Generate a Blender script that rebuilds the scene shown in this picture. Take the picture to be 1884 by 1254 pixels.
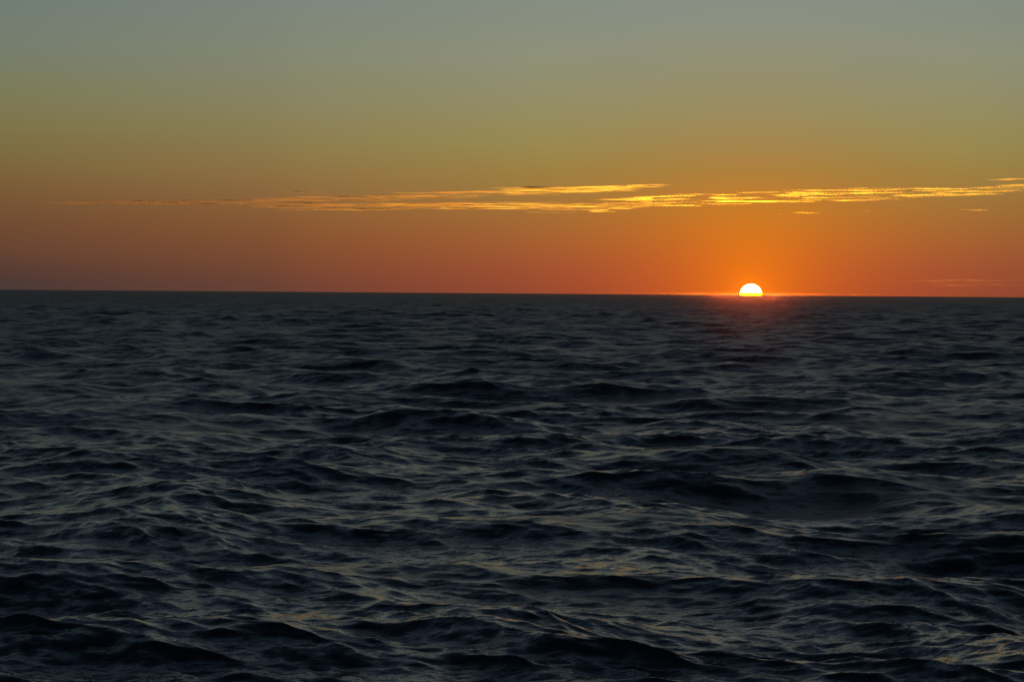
import bpy, math, random
import numpy as np
from mathutils import Matrix, Vector

# ------------------------------------------------------------------ scene, camera
scene = bpy.context.scene
for o in list(bpy.data.objects):
    bpy.data.objects.remove(o)
COL = scene.collection
R = math.radians

SEA_R = 6000.0                 # distance to the sea horizon
EYE = 4.3                      # eye height above mean sea level (small boat deck)
LENS = 85.0
FPX = LENS / 36.0 * 1884.0     # focal length in photo pixels, used to turn measured angles into metres
DIP = math.atan(EYE / SEA_R)
PITCH, ROLL = R(1.126) + DIP, R(0.43)

cam = bpy.data.objects.new('camera', bpy.data.cameras.new('camera'))
COL.objects.link(cam)
cam.data.lens = LENS
cam.data.sensor_width = 36.0
cam.data.clip_start = 0.5
cam.data.clip_end = 900000.0
cam.matrix_world = (Matrix.Translation((0, 0, EYE)) @ Matrix.Rotation(R(90) - PITCH, 4, 'X')
                    @ Matrix.Rotation(ROLL, 4, 'Z'))
scene.camera = cam

SUN_AZ = math.atan2(1380 - 942, FPX)       # east of the view axis
SUN_ELEV = R(-1.0)                        # the sea is already out of the sun, the high cloud still in it

# ------------------------------------------------------------------ world (dusk sky)
world = bpy.data.worlds.new('World')
scene.world = world
world.use_nodes = True
wt = world.node_tree
for n in list(wt.nodes):
    wt.nodes.remove(n)


def srgb(*c):
    out = []
    for v in c:
        v = v / 255.0
        out.append(v / 12.92 if v <= 0.04045 else ((v + 0.055) / 1.055) ** 2.4)
    return tuple(out) + (1.0,)


def N(tree, kind, **kw):
    n = tree.nodes.new(kind)
    for k, v in kw.items():
        setattr(n, k, v)
    return n


def L(tree, a, b):
    tree.links.new(a, b)


def MATH(tree, op, a, b=None, c=None, clamp=False):
    n = N(tree, 'ShaderNodeMath', operation=op, use_clamp=clamp)
    for i, v in enumerate((a, b, c)):
        if v is None:
            continue
        if isinstance(v, (int, float)):
            n.inputs[i].default_value = v
        else:
            L(tree, v, n.inputs[i])
    return n.outputs[0]


def RAMP(tree, fac, stops):
    n = N(tree, 'ShaderNodeValToRGB')
    cr = n.color_ramp
    cr.interpolation = 'LINEAR'
    cr.elements[0].position, cr.elements[0].color = stops[0]
    cr.elements[1].position, cr.elements[1].color = stops[-1]
    for p, c in stops[1:-1]:
        e = cr.elements.new(p)
        e.color = c
    L(tree, fac, n.inputs[0])
    return n.outputs[0]


def MIX(tree, fac, a, b, blend='MIX'):
    n = N(tree, 'ShaderNodeMix', data_type='RGBA', blend_type=blend)
    if isinstance(fac, (int, float)):
        n.inputs[0].default_value = fac
    else:
        L(tree, fac, n.inputs[0])
    for i, v in ((6, a), (7, b)):
        if isinstance(v, tuple):
            n.inputs[i].default_value = v
        else:
            L(tree, v, n.inputs[i])
    return n.outputs[2]


def SMOOTH(tree, v, lo, hi, to0=0.0, to1=1.0, kind='SMOOTHSTEP'):
    n = N(tree, 'ShaderNodeMapRange', interpolation_type=kind)
    L(tree, v, n.inputs[0])
    n.inputs[1].default_value, n.inputs[2].default_value = lo, hi
    n.inputs[3].default_value, n.inputs[4].default_value = to0, to1
    return n.outputs[0]


geo = N(wt, 'ShaderNodeTexCoord')
nrm = N(wt, 'ShaderNodeVectorMath', operation='NORMALIZE')
L(wt, geo.outputs['Generated'], nrm.inputs[0])
sep = N(wt, 'ShaderNodeSeparateXYZ')
L(wt, nrm.outputs[0], sep.inputs[0])
elev = MATH(wt, 'MULTIPLY', MATH(wt, 'ARCSINE', sep.outputs[2]), 180 / math.pi)      # degrees
elev = MATH(wt, 'ADD', elev, math.degrees(DIP))                                       # above the visible sea horizon
az = MATH(wt, 'SUBTRACT', MATH(wt, 'ARCTAN2', sep.outputs[0], sep.outputs[1]), SUN_AZ)
az = MATH(wt, 'ABSOLUTE', MATH(wt, 'WRAP', az, math.pi, -math.pi))
az = MATH(wt, 'MULTIPLY', az, 180 / math.pi)                                          # degrees from the sun
efac = MATH(wt, 'DIVIDE', elev, 10.0, clamp=True)

PX10 = math.tan(R(10)) * FPX


def column(rows):
    st = [(max(0.0, (545 - y) / PX10), srgb(*c)) for y, c in rows]
    st.sort(key=lambda s: s[0])
    return st


col_sun = column([(0, (136, 143, 134)), (60, (140, 144, 127)), (130, (145, 142, 112)), (200, (151, 140, 97)),
                  (260, (158, 133, 80)), (320, (167, 124, 60)), (380, (184, 118, 46)), (430, (190, 106, 40)),
                  (480, (190, 92, 40)), (540, (186, 78, 40))])
col_mid = column([(0, (132, 141, 130)), (100, (141, 144, 122)), (200, (147, 141, 100)), (270, (152, 137, 80)),
                  (320, (156, 128, 66)), (400, (162, 108, 54)), (450, (164, 94, 50)), (500, (158, 80, 50)),
                  (540, (150, 72, 48))])
col_far = column([(0, (112, 124, 117)), (100, (118, 126, 110)), (180, (124, 124, 90)), (250, (126, 116, 74)),
                  (320, (126, 102, 60)), (380, (120, 86, 54)), (430, (112, 75, 50)), (480, (101, 67, 51)),
                  (505, (89, 61, 51)), (535, (76, 58, 54))])
col_side = column([(0, (124, 134, 126)), (100, (131, 136, 116)), (200, (137, 131, 96)), (270, (141, 124, 79)), (330, (142, 112, 68)),
                   (400, (138, 93, 54)), (450, (131, 81, 50)), (500, (119, 72, 50)), (535, (107, 66, 53))])
col_out = column([(0, (92, 106, 112)), (200, (98, 104, 88)), (350, (92, 86, 66)), (450, (80, 70, 60)),
                  (540, (64, 60, 62))])
c1, c2, c25, c3, c4 = (RAMP(wt, efac, c) for c in (col_sun, col_mid, col_side, col_far, col_out))
low = MIX(wt, SMOOTH(wt, az, 0.0, 6.0), c1, c2)
low = MIX(wt, SMOOTH(wt, az, 5.0, 11.5, kind='LINEAR'), low, c25)
low = MIX(wt, SMOOTH(wt, az, 10.5, 17.5, kind='LINEAR'), low, c3)
low = MIX(wt, SMOOTH(wt, az, 18.0, 60.0), low, c4)

# aureole round the sun
ang = MATH(wt, 'SQRT', MATH(wt, 'ADD', MATH(wt, 'MULTIPLY', az, az), MATH(wt, 'MULTIPLY', elev, elev)))


def glow(width, power):
    return MATH(wt, 'POWER', MATH(wt, 'ADD', 1.0, MATH(wt, 'POWER', MATH(wt, 'DIVIDE', ang, width), 2.0)), -power)


def scaled(fac, color):
    n = N(wt, 'ShaderNodeVectorMath', operation='SCALE')
    n.inputs[0].default_value = color
    L(wt, fac, n.inputs[3])
    return n.outputs[0]


def add(a, b):
    n = N(wt, 'ShaderNodeVectorMath', operation='ADD')
    L(wt, a, n.inputs[0])
    L(wt, b, n.inputs[1])
    return n.outputs[0]


low = add(low, scaled(glow(2.0, 1.6), (0.31, 0.078, -0.014)))
low = add(low, scaled(glow(0.36, 1.6), (0.55, 0.13, 0.0)))

# upper sky: physical twilight sky
sky = N(wt, 'ShaderNodeTexSky', sky_type='NISHITA')
sky.sun_disc = False
sky.sun_elevation = SUN_ELEV
sky.sun_rotation = SUN_AZ
sky.air_density, sky.dust_density, sky.ozone_density = 1.0, 1.5, 2.6
up = N(wt, 'ShaderNodeVectorMath', operation='SCALE')
tint = N(wt, 'ShaderNodeVectorMath', operation='MULTIPLY')
L(wt, sky.outputs[0], tint.inputs[0])
tint.inputs[1].default_value = (1.38, 1.11, 0.74)
L(wt, tint.outputs[0], up.inputs[0])
up.inputs[3].default_value = 0.32
allsky = MIX(wt, SMOOTH(wt, elev, 6.9, 18.0), low, up.outputs[0])
bg = N(wt, 'ShaderNodeBackground')
L(wt, allsky, bg.inputs[0])
bg.inputs[1].default_value = 1.0
wo = N(wt, 'ShaderNodeOutputWorld')
L(wt, bg.outputs[0], wo.inputs[0])

# ------------------------------------------------------------------ sun lamp
sl = bpy.data.lights.new('sun_lamp', 'SUN')
sl.energy = 0.38
sl.angle = R(0.53)
sl.color = (1.0, 0.58, 0.045)
slo = bpy.data.objects.new('sun_lamp', sl)
COL.objects.link(slo)
sdir = Vector((math.sin(SUN_AZ) * math.cos(SUN_ELEV), math.cos(SUN_AZ) * math.cos(SUN_ELEV), math.sin(SUN_ELEV)))
slo.rotation_euler = (-sdir).to_track_quat('-Z', 'Y').to_euler()
slo.location = sdir * 100

# ------------------------------------------------------------------ render settings
scene.render.engine = 'CYCLES'
cy = scene.cycles
cy.use_denoising = True
cy.denoising_prefilter = 'NONE'
cy.max_bounces = 6
cy.glossy_bounces = 4
cy.diffuse_bounces = 2
cy.volume_bounces = 1
cy.transparent_max_bounces = 32
cy.sample_clamp_direct = 60.0
cy.sample_clamp_indirect = 10.0
vs = scene.view_settings
vs.view_transform = 'Standard'
vs.look = 'None'
vs.exposure = 0.0
vs.gamma = 1.0
vs.use_curve_mapping = False

# ------------------------------------------------------------------ helpers


def tag(o, label=None, cat=None, group=None, kind=None):
    for k, v in (('label', label), ('category', cat), ('group', group), ('kind', kind)):
        if v:
            o[k] = v
    return o


def new_mat(name):
    m = bpy.data.materials.new(name)
    m.use_nodes = True
    for n in list(m.node_tree.nodes):
        m.node_tree.nodes.remove(n)
    return m, m.node_tree


# ------------------------------------------------------------------ sea
def build_sea():
    rng = np.random.default_rng(7)
    # rings: fine where waves are large in view, coarser towards the horizon
    r = [0.6]
    while r[-1] < SEA_R:
        q = r[-1]
        if q < 18:
            g = 0.03 if q < 8 else 0.012
        elif q < 75:
            g = 0.0023
        elif q < 500:
            g = 0.0021
        elif q < 1100:
            g = 0.0033
        else:
            g = min(0.06, 0.0033 * (q / 1100.0) ** 0.9)
        r.append(min(SEA_R, q * (1 + g)))
    r = np.array(r)
    # bearings: even and fine to the front, widening all the way round behind
    half, step = R(13.8), 0.00092
    a = list(np.arange(0, half, step))
    st = step
    while a[-1] < math.pi:
        st *= 1.13
        a.append(a[-1] + st)
    a = np.array(a[:-1])
    az_ = np.concatenate([-a[:0:-1], a])
    nr, na = len(r), len(az_)
    daz = np.gradient(az_)
    dr = np.gradient(r)
    rr, aa = np.meshgrid(r.astype(np.float64), az_, indexing='ij')
    X = (rr * np.sin(aa))
    Y = (rr * np.cos(aa))
    spacing = np.maximum(dr[:, None], 0.8 * rr * daz[None, :]).astype(np.float32)
    Z = np.zeros((nr, na), np.float32)
    DX = np.zeros((nr, na), np.float32)
    DY = np.zeros((nr, na), np.float32)
    MISS = np.zeros((nr, na), np.float32)

    # wave spectrum: wind sea with a short-crested spread, a little swell under it
    n = 380
    lam = np.exp(np.linspace(math.log(0.22), math.log(20.0), n)) * rng.uniform(0.97, 1.03, n)
    k = 2 * np.pi / lam
    dln = math.log(20.0 / 0.22) / n
    lp = 9.0
    slope_var = 0.0068 * np.exp(-0.9 * (lam / lp) ** 2.2) * (1 + 4.2 * np.exp(-(np.log(lam / (lp * 0.85)) / 0.33) ** 2))
    slope_var *= np.interp(np.log(lam), np.log([0.25, 0.4, 1.1, 4.0]), [2.0, 1.85, 1.55, 1.1])
    amp = np.sqrt(2 * slope_var * dln) / k
    amp *= rng.rayleigh(0.8, n).clip(0.25, 1.8)
    spread = np.interp(np.log(lam), np.log([0.2, 1.0, 4.0, 16.0]), [R(26), R(32), R(34), R(26)])
    th = R(234) + rng.normal(0, 1, n) * spread       # propagation bearing (math angle), towards the viewer and left
    swell = [(27.0, 0.055, R(262)), (21.0, 0.05, R(222)), (34.0, 0.06, R(245))]
    lam = np.concatenate([lam, [s[0] for s in swell]])
    amp = np.concatenate([amp, [s[1] for s in swell]])
    th = np.concatenate([th, [s[2] for s in swell]])
    k = 2 * np.pi / lam
    ph = rng.uniform(0, 2 * np.pi, len(lam))
    # gusts: the short waves are stronger in some patches than in others
    gust = np.zeros((nr, na), np.float32)
    for i in range(14):
        gl = math.exp(rng.uniform(math.log(7.0), math.log(60.0)))
        ga = rng.uniform(0, 2 * np.pi)
        gust += np.cos(2 * np.pi / gl * (X * math.cos(ga) + Y * math.sin(ga)) + rng.uniform(0, 6.28)).astype(np.float32)
    gust = np.clip(1.05 + 0.06 * gust, 0.7, 1.4)
    rowmin = spacing.min(axis=1)
    chop = 1.2
    for i in range(len(lam)):
        rows = int(np.searchsorted(rowmin, lam[i] / 1.6))
        sv = 0.5 * (amp[i] * k[i]) ** 2
        if rows < nr:
            MISS[rows:] += sv
        if rows == 0:
            continue
        w = np.clip((lam[i] / spacing[:rows] - 1.6) / 1.6, 0, 1).astype(np.float32)
        if lam[i] < 3.0:
            w *= gust[:rows] if lam[i] < 2.0 else 1 + (gust[:rows] - 1) * (3.0 - lam[i])
        cx, sy = math.cos(th[i]), math.sin(th[i])
        p = (k[i] * (X[:rows] * cx + Y[:rows] * sy) + ph[i])
        p = np.mod(p, 2 * np.pi).astype(np.float32)
        s = np.sin(p) * w
        Z[:rows] += amp[i] * (np.cos(p) * w)
        DX[:rows] -= (chop * amp[i] * cx) * s
        DY[:rows] -= (chop * amp[i] * sy) * s
        MISS[:rows] += sv * np.clip(1 - w * w, 0, 1)
    XX = X + DX
    YY = Y + DY
    co = np.stack([XX, YY, Z], axis=-1).reshape(-1, 3).astype(np.float32)
    # faces (the last bearing column closes round to the first)
    i0 = (np.arange(nr - 1)[:, None] * na + np.arange(na)[None, :])
    nxt = (np.arange(na) + 1) % na
    i1 = (np.arange(nr - 1)[:, None] * na + nxt[None, :])
    quads = np.stack([i0, i0 + na, i1 + na, i1], axis=-1).reshape(-1, 4).astype(np.int32)
    nf = len(quads)
    me = bpy.data.meshes.new('sea')
    me.vertices.add(len(co))
    me.vertices.foreach_set('co', co.ravel())
    me.loops.add(nf * 4)
    me.loops.foreach_set('vertex_index', quads.ravel())
    me.polygons.add(nf)
    me.polygons.foreach_set('loop_start', np.arange(0, nf * 4, 4, dtype=np.int32))
    me.polygons.foreach_set('use_smooth', np.ones(nf, bool))
    at = me.attributes.new('ripple', 'FLOAT', 'POINT')
    at.data.foreach_set('value', np.sqrt(MISS).ravel().astype(np.float32))
    me.update(calc_edges=True)
    o = bpy.data.objects.new('sea', me)
    COL.objects.link(o)
    print('sea', nr, na, nf, 'sigma', float(Z[:800].std()), 'zmax', float(Z.max()))
    return o


def water_material():
    m, t = new_mat('sea_water')
    tc = N(t, 'ShaderNodeNewGeometry')
    mp = N(t, 'ShaderNodeMapping')
    mp.inputs['Rotation'].default_value = (0, 0, R(30))
    mp.inputs['Scale'].default_value = (0.4, 1.0, 1.0)
    L(t, tc.outputs['Position'], mp.inputs['Vector'])

    def field(scale, detail, rough):
        n = N(t, 'ShaderNodeTexNoise')
        n.inputs['Scale'].default_value = scale
        n.inputs['Detail'].default_value = detail
        n.inputs['Roughness'].default_value = rough
        L(t, mp.outputs[0], n.inputs['Vector'])
        s = N(t, 'ShaderNodeVectorMath', operation='SUBTRACT')
        L(t, n.outputs['Color'], s.inputs[0])
        s.inputs[1].default_value = (0.5, 0.5, 0.5)
        return s.outputs[0]

    def scale(v, f):
        s = N(t, 'ShaderNodeVectorMath', operation='SCALE')
        L(t, v, s.inputs[0])
        if isinstance(f, (int, float)):
            s.inputs[3].default_value = f
        else:
            L(t, f, s.inputs[3])
        return s.outputs[0]

    def vadd(a, b):
        s = N(t, 'ShaderNodeVectorMath', operation='ADD')
        L(t, a, s.inputs[0])
        L(t, b, s.inputs[1])
        return s.outputs[0]

    at = N(t, 'ShaderNodeAttribute', attribute_name='ripple')
    v = scale(field(4.0, 6.0, 0.8), 1.5)
    v = vadd(v, scale(field(1.6, 3.0, 0.65), MATH(t, 'MULTIPLY', at.outputs['Fac'], 3.0)))
    v = vadd(v, scale(field(0.35, 2.0, 0.6), MATH(t, 'MULTIPLY', at.outputs['Fac'], 5.0)))
    mul = N(t, 'ShaderNodeVectorMath', operation='MULTIPLY')
    L(t, v, mul.inputs[0])
    mul.inputs[1].default_value = (1, 1, 0)
    nn = N(t, 'ShaderNodeVectorMath', operation='NORMALIZE')
    L(t, vadd(tc.outputs['Normal'], mul.outputs[0]), nn.inputs[0])
    b = N(t, 'ShaderNodeBsdfPrincipled')
    b.inputs['Base Color'].default_value = (0.004, 0.009, 0.013, 1)
    # waves too small for the mesh at this range act as facet roughness: alpha^2 = 2 * slope variance
    f2 = MATH(t, 'MULTIPLY', at.outputs['Fac'], at.outputs['Fac'])
    var = MATH(t, 'ADD', MATH(t, 'ADD', MATH(t, 'MULTIPLY', f2, 0.2), MATH(t, 'MULTIPLY', MATH(t, 'MULTIPLY', f2, f2), 20.0)), 0.0003)
    L(t, MATH(t, 'POWER', var, 0.25), b.inputs['Roughness'])
    b.inputs['IOR'].default_value = 1.333
    L(t, nn.outputs[0], b.inputs['Normal'])
    out = N(t, 'ShaderNodeOutputMaterial')
    L(t, b.outputs[0], out.inputs['Surface'])
    return m


sea = build_sea()
sea.data.materials.append(water_material())
tag(sea, 'dark choppy open sea with short-crested waves reaching to the horizon', 'sea', kind='structure')

# ------------------------------------------------------------------ the setting sun
SUN_DIST = 300000.0


def build_sun():
    import bmesh
    bm = bmesh.new()
    bmesh.ops.create_icosphere(bm, subdivisions=4, radius=1.0)
    for f in bm.faces:
        f.smooth = True
    me = bpy.data.meshes.new('setting_sun')
    bm.to_mesh(me)
    bm.free()
    o = bpy.data.objects.new('setting_sun', me)
    COL.objects.link(o)
    rad = 22.0 / FPX * SUN_DIST
    o.location = (math.sin(SUN_AZ) * SUN_DIST, math.cos(SUN_AZ) * SUN_DIST, EYE - (math.tan(DIP) - 1.0 / FPX) * SUN_DIST)
    o.scale = (rad, rad, rad * 0.97)
    m, t = new_mat('sun_disc')
    tc = N(t, 'ShaderNodeTexCoord')
    sp = N(t, 'ShaderNodeSeparateXYZ')
    L(t, tc.outputs['Object'], sp.inputs[0])
    c = RAMP(t, SMOOTH(t, sp.outputs[2], 0.0, 0.5, kind='LINEAR'),
             [(0.0, (1.0, 0.09, 0.00005, 1)), (0.32, (1.0, 0.11, 0.0001, 1)), (0.44, (1.0, 0.14, 0.03, 1)), (1.0, (1.0, 0.16, 0.05, 1))])
    # limb darkening towards the rim of the disc
    r2 = MATH(t, 'ADD', MATH(t, 'MULTIPLY', sp.outputs[0], sp.outputs[0]), MATH(t, 'MULTIPLY', sp.outputs[2], sp.outputs[2]))
    limb = MATH(t, 'POWER', MATH(t, 'SUBTRACT', 1.0, r2, clamp=True), 3.0)
    e = N(t, 'ShaderNodeEmission')
    L(t, c, e.inputs[0])
    L(t, MATH(t, 'MULTIPLY', limb, 5600.0), e.inputs[1])
    out = N(t, 'ShaderNodeOutputMaterial')
    L(t, e.outputs[0], out.inputs['Surface'])
    me.materials.append(m)
    tag(o, 'white-hot setting sun half sunk below the sea horizon', 'sun')
    return o


build_sun()

# ------------------------------------------------------------------ clouds
CLOUD_DIST = 30000.0


def horizon_px(px):
    return 539.6 + (px - 942) * math.tan(ROLL)


def cloud_material(name, density, g=0.91, color=(0.95, 0.80, 0.42, 1)):
    m, t = new_mat(name)
    v = N(t, 'ShaderNodeVolumePrincipled')
    v.inputs['Color'].default_value = color
    v.inputs['Density'].default_value = density
    v.inputs['Anisotropy'].default_value = g
    out = N(t, 'ShaderNodeOutputMaterial')
    L(t, v.outputs[0], out.inputs['Volume'])
    return m


MATS = [cloud_material('cloud_thin', 0.0014), cloud_material('cloud_middling', 0.0060),
        cloud_material('cloud_thick', 0.0250, color=(0.82, 0.62, 0.45, 1))]
MATS += [cloud_material('cloud_thin_dusky', 0.0022, color=(0.95, 0.58, 0.28, 1)), cloud_material('cloud_middling_dusky', 0.0060, color=(0.95, 0.58, 0.28, 1))]  # same cloud with reddened evening light put into its colour
MATS_FAINT = [cloud_material('cloud_wisp', 0.0009)]
MATS_VEIL = [cloud_material('cloud_veil', 0.00016, color=(0.95, 0.5, 0.45, 1))]  # reddening of low light near the horizon is painted into this pink


class Cloud:
    def __init__(self, name, label, seed, mix=(5, 4, 1), mats=MATS):
        self.v, self.f, self.mi = [], [], []
        self.name, self.label, self.mix, self.mats = name, label, mix, mats
        self.rnd = random.Random(seed)

    def streak(self, px, py, length, thick, tilt=0.0, depth=None):
        """one flattened, ragged shred of cloud; sizes in photo pixels at the cloud's distance"""
        rd = self.rnd
        D = CLOUD_DIST + rd.uniform(-1500, 1500)
        u = D / FPX
        nseg, nside = max(8, min(26, int(length / 4))), 8
        cx, cz = (px - 942) * u, EYE + (horizon_px(px) - py) * u - math.tan(DIP) * D
        dep = (depth or rd.uniform(9, 24)) * u
        base = len(self.v)
        n = min(3, len(self.mats))
        slot = rd.choices(range(n), self.mix[:n])[0]
        if self.mats is MATS and slot < 2 and px < rd.uniform(650, 1000):
            slot += 3          # redder sunset light away from the sun, put into the cloud colour
        p1, p2, p3 = (rd.uniform(0, 6.28) for _ in range(3))
        for i in range(nseg + 1):
            s = i / nseg
            x = (s - 0.5) * length
            env = max(0.02, math.sin(math.pi * min(1, max(0, s))) ** 0.55)
            env *= 0.8 + 0.28 * math.sin(s * length / 17.0 + p1) + 0.16 * math.sin(s * length / 6.5 + p2)
            env = max(0.02, env)
            zc = tilt * x + 0.22 * thick * math.sin(s * length / 30.0 + p3)
            for j in range(nside):
                a = 2 * math.pi * j / nside
                self.v.append((cx + x * u, D + math.cos(a) * dep * env,
                               cz + (zc + math.sin(a) * 0.5 * thick * env) * u))
        for i in range(nseg):
            for j in range(nside):
                j2 = (j + 1) % nside
                a0, b0 = base + i * nside + j, base + i * nside + j2
                self.f.append((a0, b0, b0 + nside, a0 + nside))
        self.f.append(tuple(base + j for j in reversed(range(nside))))
        self.f.append(tuple(base + nseg * nside + j for j in range(nside)))
        self.mi += [slot] * (len(self.f) - len(self.mi))

    def band(self, guide, count, lmin, lmax, tmin, tmax):
        """shreds scattered along a guide line of (px, py, half spread) points"""
        rd = self.rnd
        gx = [g[0] for g in guide]
        for _ in range(count):
            L_ = rd.uniform(lmin, lmax)
            x = rd.uniform(gx[0] + L_ * 0.5, gx[-1] - L_ * 0.45)
            y = float(np.interp(x, gx, [g[1] for g in guide]))
            h = float(np.interp(x, gx, [g[2] for g in guide]))
            y2 = float(np.interp(x + 25, gx, [g[1] for g in guide]))
            y0 = float(np.interp(x - 25, gx, [g[1] for g in guide]))
            self.streak(x, y + rd.uniform(-1.2, 1.2) * h, L_, rd.uniform(tmin, tmax), -(y2 - y0) / 50.0 * 0.35)

    def build(self):
        me = bpy.data.meshes.new(self.name)
        me.from_pydata(self.v, [], self.f)
        me.update()
        o = bpy.data.objects.new(self.name, me)
        COL.objects.link(o)
        for m in self.mats:
            me.materials.append(m)
        me.polygons.foreach_set('material_index', self.mi)
        tag(o, self.label, 'cloud', 'streaks of cloud above the sunset')
        return o


c = Cloud('cloud_band', 'long upper cloud streak tapering to a point at the far left, dusky to golden', 3, (4, 4, 3))
c.band([(60, 374, 0.5), (150, 373, 0.6), (300, 373, 2), (450, 371, 4), (560, 368, 5), (700, 364, 4), (800, 359, 5), (900, 355, 6), (1000, 351, 6),
        (1100, 347, 4), (1232, 340, 0.6)], 120, 40, 210, 0.9, 1.9)
c.band([(900, 354, 6), (1000, 350, 6), (1232, 340, 1)], 16, 20, 80, 0.8, 1.8)
c.streak(560, 353, 90, 1.2, 0.0)
c.streak(690, 352, 110, 1.2, 0.01)
c.build()

c = Cloud('cloud_band', 'brightest golden cloud band stretching above the sun to the right edge', 5, (5, 5, 0.6))
c.band([(1080, 380, 5), (1160, 374, 9), (1250, 370, 9), (1330, 366, 8), (1400, 363, 8), (1480, 359, 9), (1560, 359, 9), (1620, 357, 9),
        (1700, 354, 7), (1780, 352, 6), (1960, 344, 6)], 125, 24, 150, 0.9, 2.2)
c.build()

c = Cloud('cloud_band', 'lower orange cloud streak with a brown shaded core left of the sun', 8, (5, 3, 3))
c.band([(440, 379, 2), (560, 381, 5), (640, 381, 5), (700, 380, 5), (800, 379, 5), (900, 378, 6), (1000, 379, 6), (1100, 380, 6), (1200, 376, 4)],
       95, 40, 180, 0.9, 1.9)
c.build()

for px, py, ln, th, tl, lab in [
        (1012, 390.5, 100, 2.6, 0.0, 'thin wisp hanging just under the middle of the lower cloud streak'),
        (1106, 389.5, 56, 2.6, 0.0, 'short wisp under the place where the two cloud bands meet'),
        (1479, 391.5, 62, 2.6, 0.0, 'small bright yellow wisp below the golden band, upper right of the sun'),
        (1430, 394.5, 22, 2.0, 0.0, 'tiny faint wisp left of the small bright yellow wisp'),
        (1592, 389.0, 18, 2.0, 0.0, 'tiny faint wisp right of the small bright yellow wisp'),
        (1790, 386.5, 66, 2.4, 0.0, 'pale thin wisp under the right end of the golden band'),
        (1870, 330.0, 130, 3.0, 0.02, 'thin topmost wisp above the golden band at the right edge'),
        (1870, 340.5, 90, 2.6, 0.02, 'wisp between the topmost wisp and the golden band')]:
    c = Cloud('cloud_wisp', lab, int(px), (1, 1, 0), MATS_FAINT if 'faint' in lab or 'pale' in lab else MATS)
    c.streak(px, py, ln, th * 0.85, tl)
    c.build()

c = Cloud('cloud_veil', 'faint pink streaks of cloud low over the horizon at far right', 11, (1,), MATS_VEIL)
c.band([(1600, 517, 1.0), (1750, 516, 1.5), (2000, 514, 1.5)], 8, 120, 260, 1.2, 2.2)
c.band([(1640, 524, 1), (2000, 523, 1.5)], 5, 120, 240, 1.0, 1.8)
c.build()
c = Cloud('cloud_veil', 'thin streak of cloud lying right on the horizon left of the sun', 12, (1,), MATS_VEIL)
c.band([(1170, 540, 0.8), (1360, 541.5, 0.6)], 3, 90, 160, 1.0, 1.6)
c.build()

# ------------------------------------------------------------------ haze: thin layer added to make the red glow under the sun
def build_glow_haze():
    import bmesh
    bm = bmesh.new()
    bmesh.ops.create_cone(bm, cap_ends=True, segments=256, radius1=SEA_R + 30, radius2=SEA_R + 30, depth=8.4)
    bmesh.ops.translate(bm, vec=(0, 0, 0.5), verts=bm.verts)
    me = bpy.data.meshes.new('haze')
    bm.to_mesh(me)
    bm.free()
    o = bpy.data.objects.new('haze', me)
    COL.objects.link(o)
    m, t = new_mat('glow_haze')
    v = N(t, 'ShaderNodeVolumePrincipled')
    v.inputs['Color'].default_value = (0.95, 0.93, 0.9, 1)
    v.inputs['Density'].default_value = 0.000019
    v.inputs['Anisotropy'].default_value = 0.99
    out = N(t, 'ShaderNodeOutputMaterial')
    L(t, v.outputs[0], out.inputs['Volume'])
    m.cycles.volume_sampling = 'EQUIANGULAR'
    me.materials.append(m)
    tag(o, 'thin haze added over the sea for the glow under the sun', 'haze', kind='stuff')


build_glow_haze()
